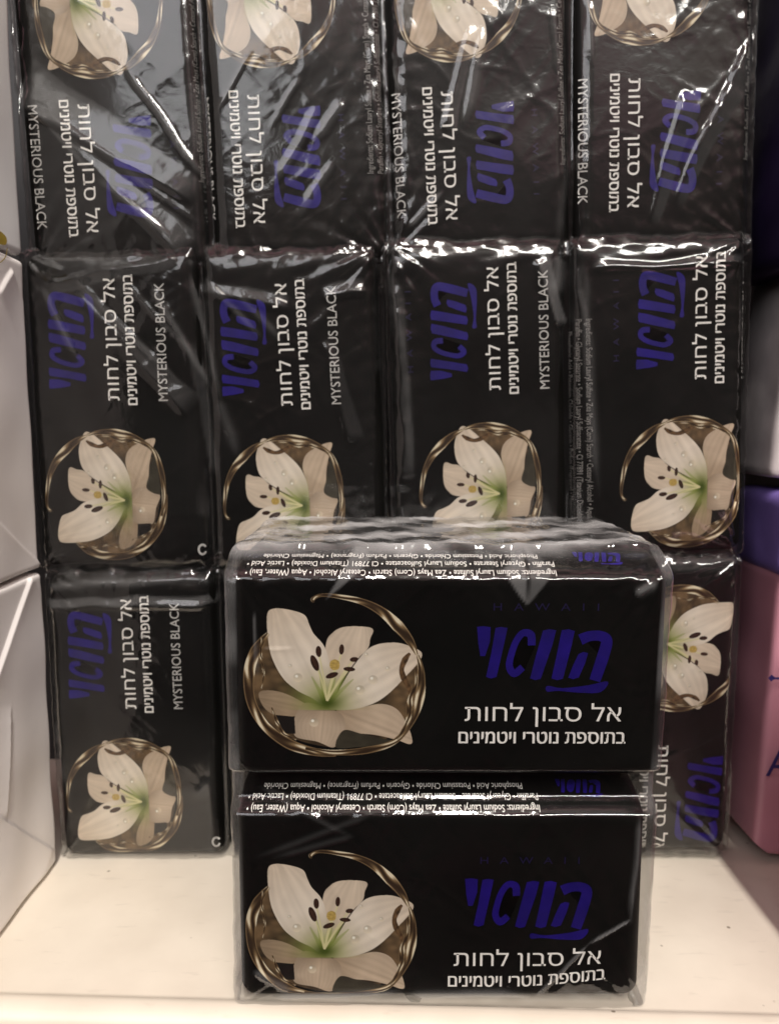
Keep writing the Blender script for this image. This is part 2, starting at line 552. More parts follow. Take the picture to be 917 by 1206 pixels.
def paint_flower():
    st = 2.1                                     # artwork units per cell (18.3 units = 1 mm)
    SS = 2
    gx = np.arange(36, 826, st); gy = np.arange(366, 1112, st)
    sub = (np.arange(SS) + 0.5) / SS - 0.5
    X, Y = np.meshgrid((gx[:, None] + sub[None] * st).ravel(), (gy[:, None] + sub[None] * st).ravel(), indexing='ij')
    rs = np.random.RandomState(5)
    C = np.zeros(X.shape + (3,)); C[:] = s2l((9, 8, 8))
    A = np.zeros(X.shape)
    def nse(sc_, seed, n=7):
        r = np.random.RandomState(seed); o = np.zeros(X.shape)
        for _ in range(n):
            a = r.uniform(0, 6.28); f = r.uniform(0.6, 1.6) / sc_
            o += np.sin((X * math.cos(a) + Y * math.sin(a)) * f * 6.28 + r.uniform(0, 6.28))
        return o / n * 1.6
    def comp(mask, col, al=1.0):
        m = (mask * al)[..., None]
        C[:] = C * (1 - m) + col * m
        A[:] = np.maximum(A, np.clip(mask, 0, 1) * (al > 0))
    def sp(*p, n=8): return spline(p, n)
    def c3(r, g, b): return np.minimum(s2l((r, g, b)) * 1.06, 0.92)
    # liquid behind the petals
    body = inside(sp((150, 560), (90, 680), (82, 800), (150, 940), (260, 1010), (420, 1045), (600, 1030), (700, 950), (775, 820), (770, 660), (720, 640), (600, 700), (420, 640), (250, 600)), X, Y)
    nz1 = nse(120, 1) + 0.5 * nse(45, 2)
    left = np.clip(1 - (X - 90) / 420, 0, 1); right = np.clip((X - 560) / 120, 0, 1)
    base = c3(26, 22, 18) + (np.maximum(left * 0.85, right))[..., None] * (c3(112, 90, 64) - c3(26, 22, 18)) * np.clip(0.7 + 0.45 * nz1, 0.1, 1.4)[..., None]
    comp(body.astype(float), base)
    # petals
    def petal(poly, axis, ctip, cmid, cbase, seed, rib=0.10, edge=0.0):
        pg = np.array(poly); m = inside(pg, X, Y)
        (bx, by), (tx, ty) = axis
        L = math.hypot(tx - bx, ty - by); dx, dy = (tx - bx) / L, (ty - by) / L
        t = np.clip(((X - bx) * dx + (Y - by) * dy) / L, -0.1, 1.1)
        w = (-(X - bx) * dy + (Y - by) * dx) / L
        col = np.where((t < 0.45)[..., None], cbase + (cmid - cbase) * np.clip(t / 0.45, 0, 1)[..., None], cmid + (ctip - cmid) * np.clip((t - 0.45) / 0.55, 0, 1)[..., None])
        fan = w / (0.15 + np.clip(np.sin(np.clip(t, 0.03, 0.97) * math.pi), 0, 1) * 0.35)
        v = 1 - rib * np.exp(-(w / 0.018) ** 2) + 0.08 * np.exp(-((w - 0.05) / 0.03) ** 2) + 0.04 * np.sin(fan * 34 + seed) * np.clip(t * 2, 0, 1) + 0.035 * nse(90, seed)
        v = v * (1 - 0.22 * np.clip(np.abs(fan) * 1.15 - 0.35, 0, 1) * (1 + edge))
        comp(m.astype(float), np.clip(col * v[..., None], 0, 1))
        return m
    cre, lig, tan, tan2 = c3(204, 188, 168), c3(222, 211, 195), c3(186, 167, 145), c3(154, 134, 110)
    petal(sp((110, 802), (190, 800), (280, 840), (330, 880), (255, 908), (170, 902), (122, 862)), ((340, 880), (100, 830)), tan2 * 0.8, tan2, tan2 * 0.8, 3)
    petal(sp((440, 868), (520, 872), (620, 853), (690, 878), (735, 950), (754, 1012), (742, 1030), (690, 1012), (600, 990), (520, 982), (462, 968), (440, 920)), ((430, 880), (760, 1010)), tan, tan * 1.05, tan2, 4)
    petal(sp((300, 850), (380, 866), (455, 900), (470, 960), (440, 1020), (415, 1046), (350, 1020), (262, 1000), (252, 950), (262, 900)), ((385, 860), (360, 1060)), tan, tan * 1.02, tan2, 6)
    gap = inside(sp((462, 970), (540, 985), (640, 1008), (690, 1016), (610, 1034), (520, 1044), (430, 1044)), X, Y)
    comp(gap.astype(float), c3(58, 54, 44) * np.clip(0.9 + 0.2 * nz1, 0.5, 1.3)[..., None])
    comp(inside(np.array([(172, 902), (255, 910), (259, 986), (196, 984)]), X, Y).astype(float), c3(24, 21, 19) + 0 * X[..., None])
    petal(sp((390, 600), (420, 545), (470, 520), (560, 520), (588, 534), (576, 570), (566, 612), (520, 662), (452, 760), (415, 840), (385, 780)), ((405, 830), (530, 500)), cre, cre, cre * 0.8, 7, rib=0.05)
    petal(sp((375, 858), (330, 828), (268, 795), (208, 740), (163, 650), (148, 560), (147, 468), (175, 443), (240, 448), (302, 470), (322, 512), (340, 550), (380, 598), (402, 660), (405, 740), (396, 820)), ((385, 850), (195, 440)), cre, lig, cre * 0.85, 8, rib=0.12)
    petal(sp((400, 866), (440, 800), (505, 690), (580, 606), (680, 587), (760, 610), (793, 636), (772, 680), (722, 736), (662, 800), (600, 846), (520, 874), (440, 880)), ((400, 865), (800, 630)), cre, lig, cre * 0.85, 9, rib=0.10)
    # curled dark tip of the right petal
    cur = inside(stroke([(742, 632), (722, 660), (708, 700), (716, 738), (742, 790), (750, 840), (735, 900)], [10, 26, 20, 26, 18, 16, 6]), X, Y)
    comp(cur.astype(float), c3(88, 66, 44) * np.clip(1 + 0.6 * nse(26, 12), 0.4, 2.2)[..., None])
    # green throat and filaments
    d = np.hypot((X - 393) / 1.15, (Y - 842) / 1.0)
    allp = (Y < 880).astype(float)
    comp(np.exp(-(d / 95) ** 2) * allp * 0.9 * (A > 0.5), c3(150, 160, 84) + 0 * X[..., None])
    for tx, ty in ((330, 735), (360, 700), (505, 745), (470, 730), (430, 740)):
        comp(inside(stroke([(392, 850), ((392 + tx) / 2, (842 + ty) / 2 + 6), (tx, ty)], [34, 16, 5]), X, Y).astype(float) * 0.55, c3(128, 142, 62) + 0 * X[..., None])
    comp(np.exp(-(np.hypot((X - 393) / 1.35, (Y - 850) / 0.8) / 46) ** 2) * (Y < 885), c3(62, 76, 22) + 0 * X[..., None])
    for ax, ay in ((348, 680), (362, 640), (455, 635), (500, 668), (485, 705), (418, 728), (428, 690)):
        comp(inside(stroke([(394, 840), (394 + (ax - 394) * 0.5, 840 + (ay - 840) * 0.55), (ax, ay)], [9, 7, 6]), X, Y).astype(float) * 0.8, c3(206, 200, 150) + 0 * X[..., None])
    # stigma and anthers
    comp(inside(sp((410, 668), (430, 660), (446, 672), (444, 700), (420, 706), (406, 690)), X, Y).astype(float), c3(176, 150, 82) * np.clip(1 + 0.3 * nse(14, 15), 0.6, 1.5)[..., None])
    for ax, ay, rx, ry, an in ((360, 626, 14, 27, -4), (343, 676, 17, 40, -20), (456, 617, 12, 25, 4), (508, 660, 20, 12, -8), (488, 702, 28, 11, 4), (415, 729, 31, 13, -20)):
        rx, ry = rx * 0.88, ry * 0.9
        a = math.radians(an); dx, dy = X - ax, Y - ay
        e = ((dx * math.cos(a) + dy * math.sin(a)) / rx) ** 2 + ((-dx * math.sin(a) + dy * math.cos(a)) / ry) ** 2
        comp((e < 1).astype(float), c3(44, 26, 20) + (np.clip(1 - e, 0, 1) * 0.6 * (nse(9, int(ax)) > 0.2))[..., None] * (c3(90, 62, 44) - c3(44, 26, 20)))
    # droplets
    for ax, ay, r in ((272, 740, 17), (588, 748, 17), (532, 793, 18), (338, 935, 17), (560, 640, 8), (240, 690, 8), (650, 700, 9)):
        r = r * 1.15
        dd = np.hypot(X - ax, Y - ay) / r
        comp((dd < 1) * 0.55, c3(200, 188, 164) * (0.55 + 0.75 * np.clip((Y - ay) / r * 0.6 + 0.5, 0, 1))[..., None])
        comp((np.hypot(X - ax + r * 0.3, Y - ay + r * 0.35) < r * 0.32).astype(float) * 0.9, c3(244, 238, 226) + 0 * X[..., None])
    # the ring of liquid round the flower
    def band(pts, width, seed, dark, light, streaks=5.0):
        width = np.array(width) * 0.86
        c = spline(pts, 20, False)
        w = np.interp(np.linspace(0, 1, len(c)), np.linspace(0, 1, len(width)), width)
        pg = stroke(pts, width, 20)
        x0, y0 = pg.min(0) - 2; x1, y1 = pg.max(0) + 2
        ix = np.where((X[:, 0] >= x0) & (X[:, 0] <= x1))[0]; iy = np.where((Y[0] >= y0) & (Y[0] <= y1))[0]
        sl = np.s_[ix[0]:ix[-1] + 1, iy[0]:iy[-1] + 1]
        xs, ys = X[sl], Y[sl]
        m = inside(pg, xs, ys)
        D = np.full(xs.shape, 1e9); T = np.zeros(xs.shape); Q = np.zeros(xs.shape)
        dd = np.gradient(c, axis=0); dd /= np.hypot(dd[:, 0], dd[:, 1])[:, None] + 1e-9
        for i in range(len(c)):
            ex, ey = xs - c[i, 0], ys - c[i, 1]; r = ex * ex + ey * ey
            k = r < D
            D[k] = r[k]; T[k] = i / len(c); Q[k] = ((-ex * dd[i, 1] + ey * dd[i, 0]) / (w[i] / 2 + 1e-6))[k]
        sh = 0.5 + 0.5 * np.sin(Q * streaks + np.sin(T * 17 + seed) * 2.2 + seed)
        sh = np.clip(sh * (0.65 + 0.5 * np.sin(T * 23 + seed * 2)), 0, 1) ** 1.4
        rim = np.exp(-((np.abs(Q) - 0.9) / 0.12) ** 2)
        k2 = np.clip(sh ** 1.3 * 1.05 + rim * 0.4, 0, 1)[..., None]
        col = np.where(k2 < 0.5, dark + (c3(136, 112, 80) - dark) * k2 * 2, c3(136, 112, 80) + (light - c3(136, 112, 80)) * (k2 - 0.5) * 2)
        mf = m.astype(float)[..., None]
        C[sl] = C[sl] * (1 - mf) + col * mf
        A[sl] = np.maximum(A[sl], m)
    dk, lt = c3(48, 34, 22), c3(222, 210, 182)
    band([(150, 548), (98, 620), (66, 720), (72, 840), (130, 950), (230, 1030), (340, 1066), (430, 1076)], [14, 52, 58, 50, 46, 54, 40, 22], 1.0, dk, lt, 4.0)
    band([(300, 1050), (420, 1068), (560, 1058), (680, 1018), (752, 920), (786, 820), (790, 720), (776, 640)], [14, 26, 36, 26, 40, 46, 34, 12], 2.3, dk, lt, 4.6)
    band([(772, 640), (742, 580), (690, 515), (620, 452), (540, 412), (440, 390), (372, 386), (338, 402), (340, 416)], [10, 40, 58, 44, 30, 20, 15, 18, 8], 3.7, dk, lt, 3.4)
    band([(690, 1010), (735, 930), (742, 850), (765, 770), (770, 690)], [6, 26, 30, 22, 6], 4.1, dk, lt * 0.9, 5.0)
    band([(160, 870), (176, 920), (205, 980), (262, 1012)], [6, 16, 18, 6], 5.2, dk, lt * 0.9, 4.0)
    band([(122, 560), (118, 640), (128, 720), (118, 790)], [4, 12, 10, 4], 6.0, dk, lt, 3.0)
    # down-sample
    n1, n2 = len(gx), len(gy)
    C = C.reshape(n1, SS, n2, SS, 3).mean((1, 3)); A = A.reshape(n1, SS, n2, SS).mean((1, 3))
    return gx, gy, C, A
FL_X, FL_Y, FL_C, FL_A = paint_flower()

def flower_mesh(cu, cv, size=1.0):
    """the printed picture as a fine mesh on the paper; its centre at (cu, cv) mm"""
    n1, n2 = len(FL_X), len(FL_Y)
    k = size / 18.3
    U, V = np.meshgrid((FL_X - 428) * k + cu, -(FL_Y - 737) * k + cv, indexing='ij')
    a = FL_A
    use = np.maximum.reduce([a[:-1, :-1], a[1:, :-1], a[1:, 1:], a[:-1, 1:]]) > 0.02
    x, y, z = bar_point(U.ravel(), V.ravel(), 0.07)
    co = np.stack([x, y, z], 1) * MM
    idx = np.arange(n1 * n2).reshape(n1, n2)
    I, J = np.where(use)
    q = np.stack([idx[I, J], idx[I, J + 1], idx[I + 1, J + 1], idx[I + 1, J]], 1)
    keep = np.unique(q); remap = np.full(n1 * n2, -1); remap[keep] = np.arange(len(keep))
    me = mesh('flower_print', co[keep], remap[q], M_FLOWER, True)
    at = me.color_attributes.new('ink', 'FLOAT_COLOR', 'POINT')
    col = FL_C.reshape(-1, 3)[keep]
    at.data.foreach_set('color', np.concatenate([col, np.ones((len(keep), 1))], 1).astype(np.float32).ravel())
    return me

HE1 = 'אל סבון לחות'[::-1]
HE2 = 'בתוספת נוטרי ויטמינים'[::-1]
ING = ['Ingredients: Sodium Lauryl Sulfate • Zea Mays (Corn) Starch • Cetearyl Alcohol • Aqua (Water, Eau) •',
       'Paraffin • Glyceryl Stearate • Sodium Lauryl Sulfoacetate • CI 77891 (Titanium Dioxide) • Lactic Acid •',
       'Phosphoric Acid • Potassium Chloride • Glycerin • Parfum (Fragrance) • Magnesium Chloride']

def shifted(bm, dx, dy):
    c = bm.copy()
    for v in c.verts: v.co = (v.co.x + dx, v.co.y + dy, 0)
    return c

def bend(bm, f):
    for v in bm.verts: v.co = f(v.co)

def make_layout(fu, fv, tu=0.0, tv=0.0, variety=True, warp=False, size=1.0):
    """the print meshes of one wrapper: flower centre (fu, fv), lettering shifted by (tu, tv) mm"""
    L = {}
    L['flower_print'] = flower_mesh(fu, fv, size)
    L['brand_lettering'] = bms_to_mesh('brand_lettering', [poly_bm(brand_polys(21.3 + tu, (2.7 if variety else 3.6) + tv, 1 / (25.4 if variety else 23.6)))], M_BLUE, 0.09)
    h = text_polys('H A W A I I', spacing=1.5); fit_bm(h, 21.5 + tu, 14.6 + tv, 24.0, 1.7)
    L['small_brand_lettering'] = bms_to_mesh('small_brand_lettering', [h], M_DIM, 0.09)
    a = text_polys(HE1); fit_bm(a, 21.4 + tu, -10.9 + tv, 36.2, 5.7)
    b = text_polys(HE2); fit_bm(b, 21.2 + tu, -16.4 + tv, 38.6, 2.85)
    if warp:
        bend(a, lambda c: Vector((c.x, c.y + 0.010 * max(0, c.x - 24) ** 1.5, 0)))
        bend(b, lambda c: Vector((c.x, c.y + 0.018 * max(0, c.x - 18) ** 1.5, 0)))
    L['caption_lettering'] = bms_to_mesh('caption_lettering', [a, b, shifted(b, 0.17, 0.05)], M_WHITE, 0.09)
    if variety:
        c = text_polys('MYSTERIOUS BLACK', 0.0); fit_bm(c, 20.6 + tu, -25.6 + tv, 35.0, 2.9)
        L['variety_lettering'] = bms_to_mesh('variety_lettering', [c], M_GREY, 0.09)
        R = []
        for k in range(16):
            t0, t1 = math.radians(-60 + k * 19), math.radians(-60 + (k + 1) * 19)
            f = [(math.cos(t0) * 2.3, math.sin(t0) * 1.9), (math.cos(t1) * 2.3, math.sin(t1) * 1.9), (math.cos(t1) * 1.45, math.sin(t1) * 1.15), (math.cos(t0) * 1.45, math.sin(t0) * 1.15)]
            R.append([(x * 0.8 - 42.5, y * 0.8 - 36.0 + tv) for x, y in f])
        L['recycling_mark'] = bms_to_mesh('recycling_mark', [poly_bm(R)], M_GREY, 0.09)
    ing = []
    for k, tx in enumerate(ING):
        q = text_polys(tx)
        fit_bm(q, -11.6 + tu * 0.4, 23.0 + k * 3.1 + (tv if variety else 0), 70.8 if k < 2 else 64, 2.5, True)
        ing.append(q)
    L['ingredients_lettering'] = bms_to_mesh('ingredients_lettering', ing, M_WHITE if not variety else M_DGREY, 0.09, 0.9)
    if not variety:
        L['side_brand_lettering'] = bms_to_mesh('side_brand_lettering', [poly_bm(brand_polys(34.5, 29.0, 1 / 66))], M_BLUE, 0.09)
    return L
set_shape(True, 99.3)
PROF_FRONT = PROF
LAY_FRONT = make_layout(-26.6, -2.0, variety=False)
LAY_FRONT_WARP = make_layout(-26.6, -7.2, tv=-4.8, variety=False, warp=True)
set_shape(False, 95.0)

def add_bar(parent, loc, rot, layout, me=None):
    b = link('soap_bar', me or ME_BAR, parent)
    b.location = loc
    b.rotation_euler = rot
    for k, me in (layout or {}).items():
        link(k, me, b)
    return b

# ------------------------------------------------------------------ shrink film of a pack
def plane_waves(P, seed, n, lam0, lam1, slope, dirs=None, ridged=False):
    r = np.random.RandomState(seed); o = np.zeros(len(P))
    for _ in range(n):
        lam = math.exp(r.uniform(math.log(lam0), math.log(lam1)))
        if dirs is None:
            d = r.normal(size=3)
        else:
            a = math.radians(r.choice(dirs) + r.uniform(-12, 12)); d = np.array([math.cos(a), r.uniform(-.3, .3), math.sin(a)])
        d /= np.linalg.norm(d)
        ph = P @ d * 2 * math.pi / lam + r.uniform(0, 6.28)
        amp = slope * lam / (2 * math.pi)
        o += amp * ((1 - np.abs(np.sin(ph / 2))) ** 3 * 1.6 if ridged else np.sin(ph))
    return o / math.sqrt(n)

def film_mesh(name, ext, r, step, seed, mat, creases=(), facets=(), slack=1.0, edge=1.0, top_milk_sheen=0.0, edge_milk=0.0, recess=None, recess_x=None, fine_y=1.5):
    """ext: full size (mm) of the pack; local origin at the centre of the front face, y goes back.
    creases: (x0,z0,x1,z1,width,height,milky sheen); facets: (x0,z0,x1,z1,side width,rise)"""
    ex, ey, ez = ext[0] / 2, ext[1] / 2, ext[2] / 2
    nx, nz_, ny = int(ext[0] / step), int(ext[2] / step), max(8, int(ext[1] / fine_y))
    gx, gy, gz = np.linspace(-ex, ex, nx + 1), np.linspace(-ey, ey, ny + 1), np.linspace(-ez, ez, nz_ + 1)
    sx, sz = np.linspace(-ex, ex, nx // 1 + 1), gz
    pts, faces, base = [], [], 0
    def grid(a, b, f, flip):
        nonlocal base
        A, B = np.meshgrid(a, b, indexing='ij')
        pts.append(f(A.ravel(), B.ravel()))
        i = np.arange(len(a) * len(b)).reshape(len(a), len(b)) + base
        q = np.stack([i[:-1, :-1], i[1:, :-1], i[1:, 1:], i[:-1, 1:]], -1).reshape(-1, 4)
        faces.append(q[:, ::-1] if flip else q)
        base += len(a) * len(b)
    st = lambda *a: np.stack(a, 1)
    grid(gx, gz, lambda a, b: st(a, 0 * a - ey, b), False)
    grid(gx, gz, lambda a, b: st(a, 0 * a + ey, b), True)
    grid(gx, gy, lambda a, b: st(a, b, 0 * a + ez), False)
    grid(gx, gy, lambda a, b: st(a, b, 0 * a - ez), True)
    grid(gy, gz, lambda a, b: st(0 * a + ex, a, b), False)
    grid(gy, gz, lambda a, b: st(0 * a - ex, a, b), True)
    P = np.vstack(pts); Fq = np.vstack(faces)
    key = np.round(P * 1000).astype(np.int64)
    _, first, inv = np.unique(key, axis=0, return_index=True, return_inverse=True)
    P = P[first]; Fq = inv.ravel()[Fq]
    E = np.array([ex, ey, ez])
    inner = np.clip(P, -(E - r), E - r)
    d = P - inner
    nrm = d / (np.linalg.norm(d, axis=1)[:, None] + 1e-9)
    Q = inner + nrm * r
    front = np.clip((-nrm[:, 1] - 0.5) / 0.4, 0, 1)
    ed = np.minimum(ex - np.abs(P[:, 0]), ez - np.abs(P[:, 2]))
    edm = np.exp(-np.clip(ed, 0, None) / 5.0)
    # gathers run out from the four corners
    cd = np.hypot(ex - np.abs(P[:, 0]), ez - np.abs(P[:, 2]))
    com = np.exp(-cd / 11.0)
    ang = np.arctan2(ez - np.abs(P[:, 2]) + 0.3, ex - np.abs(P[:, 0]) + 0.3)
    rs = np.random.RandomState(seed)
    h = 0.15 + 0.2 * slack + slack * plane_waves(Q, seed, 7, 25, 60, 0.055)
    h += slack * plane_waves(Q, seed + 1, 5, 9, 24, 0.10, (-55, -40, 40), True) * np.clip(0.5 + plane_waves(Q, seed + 2, 4, 20, 50, 0.25), 0, 1)
    # sharp hairline creases, sparse
    fine = plane_waves(Q, seed + 12, 3, 10, 20, 1.0, (-58, -48, 35))
    for kk in range(4):
        rr = np.random.RandomState(seed + 40 + kk)
        an = math.radians(rr.choice((-62, -52, -40, 38, 55)) + rr.uniform(-8, 8)); lam = rr.uniform(13, 26)
        ph = (Q[:, 0] * math.cos(an) + Q[:, 2] * math.sin(an)) + 1.6 * plane_waves(Q, seed + 50 + kk, 4, 12, 40, 0.5)
        dl = (np.mod(ph / lam + rr.uniform(), 1) - 0.5) * lam
        msk = np.clip(plane_waves(Q, seed + 60 + kk, 4, 14, 34, 1.0) * 0.35 - 0.05 + 0.6 * edm, 0, 1)
        h += slack * 0.22 * msk * np.exp(-np.abs(dl) / 0.55)
    h += edge * edm * plane_waves(Q, seed + 3, 8, 2.6, 8, 0.30) * np.clip(1.3 - np.abs(nrm[:, 0]) * 1.2, 0.15, 1)
    h += edge * com * (0.35 * np.sin(ang * 17 + rs.uniform(0, 6)) + 0.25 * np.sin(ang * 29 + 1)) * np.clip(cd / 3, 0, 1)
    wrk = (1 - front) * np.clip(0.3 + np.abs(nrm[:, 2]), 0, 1)
    # crumpled, faceted film on the sides and over the top
    warp = plane_waves(Q, seed + 20, 5, 8, 24, 0.8)
    for kk in range(6):
        rr = np.random.RandomState(seed + 70 + kk)
        dv = rr.normal(size=3) * np.array([1.0, 0.4, 1.0]); dv /= np.linalg.norm(dv); lam = math.exp(rr.uniform(math.log(3.5), math.log(12)))
        h += edge * wrk * 0.055 * lam * np.abs(2 * np.mod((Q @ dv + warp * 0.8) / lam + rr.uniform(), 1) - 1)
    milk_sheen = np.zeros(len(P))  # film whitening, with pale reflected sheen painted in as diffuse colour
    milk_sheen += edge_milk * np.clip((np.abs(P[:, 0]) - (ex - 2.6)) / 0.5, 0, 1) * np.clip(0.9 + plane_waves(Q, seed + 8, 5, 6, 30, 0.3), 0.2, 1.5) * np.clip(1.2 - nrm[:, 2], 0, 1)
    milk_sheen += top_milk_sheen * np.clip(nrm[:, 2], 0, 1) * np.clip(0.55 + plane_waves(Q, seed + 7, 6, 5, 25, 0.35), 0.1, 1.6)
    X, Z = P[:, 0], P[:, 2]
    wob = plane_waves(Q, seed + 9, 4, 10, 26, 0.12)
    for c in creases:
        x0, z0, x1, z1, w, a, mk = c
        L = math.hypot(x1 - x0, z1 - z0); dx, dz = (x1 - x0) / L, (z1 - z0) / L
        t = ((X - x0) * dx + (Z - z0) * dz) / L
        dd = -(X - x0) * dz + (Z - z0) * dx + wob * 0.9
        tap = np.clip(t / 0.12, 0, 1) * np.clip((1 - t) / 0.25, 0, 1)
        ww = w * (0.45 + 0.55 * tap)
        g = np.exp(-(dd / ww) ** 2) * tap
        h += a * g * front
        milk_sheen += mk * g * front
    for c in facets:
        x0, z0, x1, z1, w0, w1, a, mk = c
        L = math.hypot(x1 - x0, z1 - z0); dx, dz = (x1 - x0) / L, (z1 - z0) / L
        t = ((X - x0) * dx + (Z - z0) * dz) / L
        dd = -(X - x0) * dz + (Z - z0) * dx + wob * 1.2
        ww = np.maximum(w0 + (w1 - w0) * np.clip(t, 0, 1), 0.3)
        q = dd / ww
        tap = np.clip(t / 0.08, 0, 1) * np.clip((1 - t) / 0.08, 0, 1)
        ramp = np.where(q < 0, 0, np.where(q < 1, q * q * (2 - q), 0.5 + 0.5 * np.cos(np.pi * np.clip((q - 1) * ww / 1.8, 0, 1))))
        h += a * ramp * tap * front * ww / max(w0, w1)
        milk_sheen += mk * np.clip(q * ww / 0.5, 0, 1) * np.clip((1 - q) * ww / 0.5, 0, 1) * tap * front
    Q = Q + nrm * np.maximum(h, 0.0)[:, None]
    if recess_x is not None:
        rx = np.interp(P[:, 0], recess_x[0], recess_x[1])
        ezz = np.clip((np.abs(P[:, 2]) - (ez - 7)) / 7, 0, 1)
        Q[:, 1] += np.maximum(rx, 1.5 * ezz ** 2) * np.clip(1 - (Q[:, 1] + ey) / 12.0, 0, 1)
    if recess is not None:
        rc = np.interp(P[:, 2], recess[0], recess[1])
        Q[:, 0] -= 2.6 * (0.5 - P[:, 2] / (2 * ez)) * np.clip((P[:, 0] + ex) / (2 * ex), 0, 1)   # the pack narrows downwards
        Q[:, 1] += rc * np.clip(1 - (Q[:, 1] + ey) / 18.0, 0, 1)
    Q[:, 1] += ey
    me = bpy.data.meshes.new(name)
    me.from_pydata((Q * MM).tolist(), [], Fq.tolist())
    me.polygons.foreach_set('use_smooth', [True] * len(me.polygons))
    me.materials.append(mat)
    at = me.attributes.new('film_milk_sheen', 'FLOAT', 'POINT')
    at.data.foreach_set('value', np.clip(milk_sheen, 0, 0.6).astype(np.float32))
    me.update()
    return me

FB = 0.6                                          # film stands this far off the bars (mm)
def px_creases(lst, x_c, z_c, y):
    """creases measured on the photo, laid onto the film plane in pack coordinates (mm)"""
    out = []
    for (u0, v0, u1, v1, *rest) in lst:
        a = point_at(u0, v0, y); b = point_at(u1, v1, y)
        out.append(((a[0] - x_c) * 1000, (a[1] - z_c) * 1000, (b[0] - x_c) * 1000, (b[1] - z_c) * 1000, *rest))
    return out

def back_pack(px, py, y, size_z, roll, flip, label, seed, bars, creases, facets, slack=0.6):
    """px, py: photo point of the pack's centre; bars: for each, (flower px, caption px, own roll) as measured, or None if hidden"""
    x_c, z_c = point_at(px, py, y)
    e = empty('soap_pack', (x_c, y, z_c), (0, roll, 0))
    tag(e, label, 'soap pack', 'shrink wrapped black soap packs stacked at the back of the shelf')
    for i, dx in enumerate((-27.0, 27.0)):
        own = R_(bars[i][2]) if bars[i] else 0.0
        ang = roll + own
        def loc(p):
            wx, wz = point_at(p[0], p[1], y + FB * MM)
            bx, bz = x_c + dx * MM * math.cos(roll), z_c - dx * MM * math.sin(roll)
            ex, ez = (wx - bx) * 1000, (wz - bz) * 1000
            lx, lz = ex * math.cos(ang) - ez * math.sin(ang), ex * math.sin(ang) + ez * math.cos(ang)
            return (-lz, lx) if flip else (lz, -lx)
        if bars[i]:
            fu, fv = loc(bars[i][0]); tu, tv = loc(bars[i][1])
            lay = make_layout(fu, fv, tu - 21.4, tv + 10.9, size=0.97)
        else:
            lay = None
        b = add_bar(e, (dx * MM, FB * MM, 0), (0, (math.pi / 2 if flip else -math.pi / 2) + own, 0), lay)
        b.scale = (min(1.0, (size_z - 1.4) / BL), 1, 1)
    xx = np.linspace(-54.2, 54.2, 700); rec = np.zeros(700)
    for dx in (-27.0, 27.0):
        v = (xx - dx) * (1 if flip else -1)
        up = np.where((v > 18) & (v < 27), np.minimum(np.interp(v, PROF[:11, 1], PROF[:11, 0]), 3.0), 0)
        q = np.clip((-v - 20.5) / 6, 0, 1)
        dn = np.where((v < -20) & (v > -27), np.minimum(6 - 6 * np.sqrt(1 - q * q), 3.0), 0)
        rec = np.maximum(rec, np.maximum(up, dn))
    k = np.hanning(13); k /= k.sum()
    rec = np.convolve(np.pad(rec, 6, mode='edge'), k, 'valid')
    me = film_mesh('shrink_wrap', (108.4, BD + 1.4, size_z), 2.6, 0.62, seed, M_FILM_BACK, [(*c[:4], c[4] * 1.25, c[5] * 0.48, c[6] * 0.8) for c in px_creases(creases, x_c, z_c, y)], [(*c[:6], c[6] * 0.75, c[7]) for c in px_creases(facets, x_c, z_c, y)], slack=slack, recess_x=(xx, rec))
    link('shrink_wrap', me, e)
    return e

R_ = math.radians
#  creases: x0,y0,x1,y1 (photo), width, height, painted milky sheen
back_pack(237, 117, 0.001, 96.3, R_(-1.9), True, 'black soap pack top left of the wall, wide grey sheen across its film', 11,
    [((114, 5), (103, 199), 0), ((318, -8), (301, 188), 0)],
    [(150, 75, 240, 215, 0.7, 0.9, 0.10), (40, 122, 110, 205, 0.5, 0.6, 0.10), (110, 205, 200, 280, 0.5, 0.6, 0.08), (48, 122, 235, 265, 0.6, 0.6, 0.06),
     (300, 60, 250, 140, 0.4, 0.5, 0.06), (355, 95, 315, 155, 0.4, 0.5, 0.06), (375, 130, 320, 225, 0.9, 0.7, 0.05), (405, 125, 370, 172, 1.0, 0.7, 0.05), (390, 195, 345, 260, 0.8, 0.6, 0.05), (230, 90, 232, 190, 1.2, 0.5, 0.05)],
    [(232, 278, 45, 122, 8.5, 0.6, 1.5, 0.03), (240, 215, 40, 60, 7, 14, 2.3, 0.03)], 0.32)
back_pack(672, 98, 0.001, 96.3, R_(-1.4), True, 'black soap pack top right of the wall, curved grey fold across its left bar', 23,
    [((538, -15), (528, 184), -1.5), ((764, -35), (745, 169), 0)],
    [(570, 30, 545, 150, 1.2, 0.8, 0.06), (456, 60, 474, 108, 0.5, 0.6, 0.10), (478, 262, 520, 222, 0.5, 0.7, 0.12), (652, 0, 668, 180, 0.7, 0.4, 0.03), (695, 0, 699, 80, 0.7, 0.7, 0.06), (668, 190, 650, 290, 0.9, 0.5, 0.02)],
    [(535, 155, 565, 30, 3.2, 2.0, 0.8, 0.03), (800, 250, 905, 60, 3.0, 5.5, 1.2, 0.02), (770, 270, 830, 120, 3, 6, 1.0, 0.02)], 0.42)
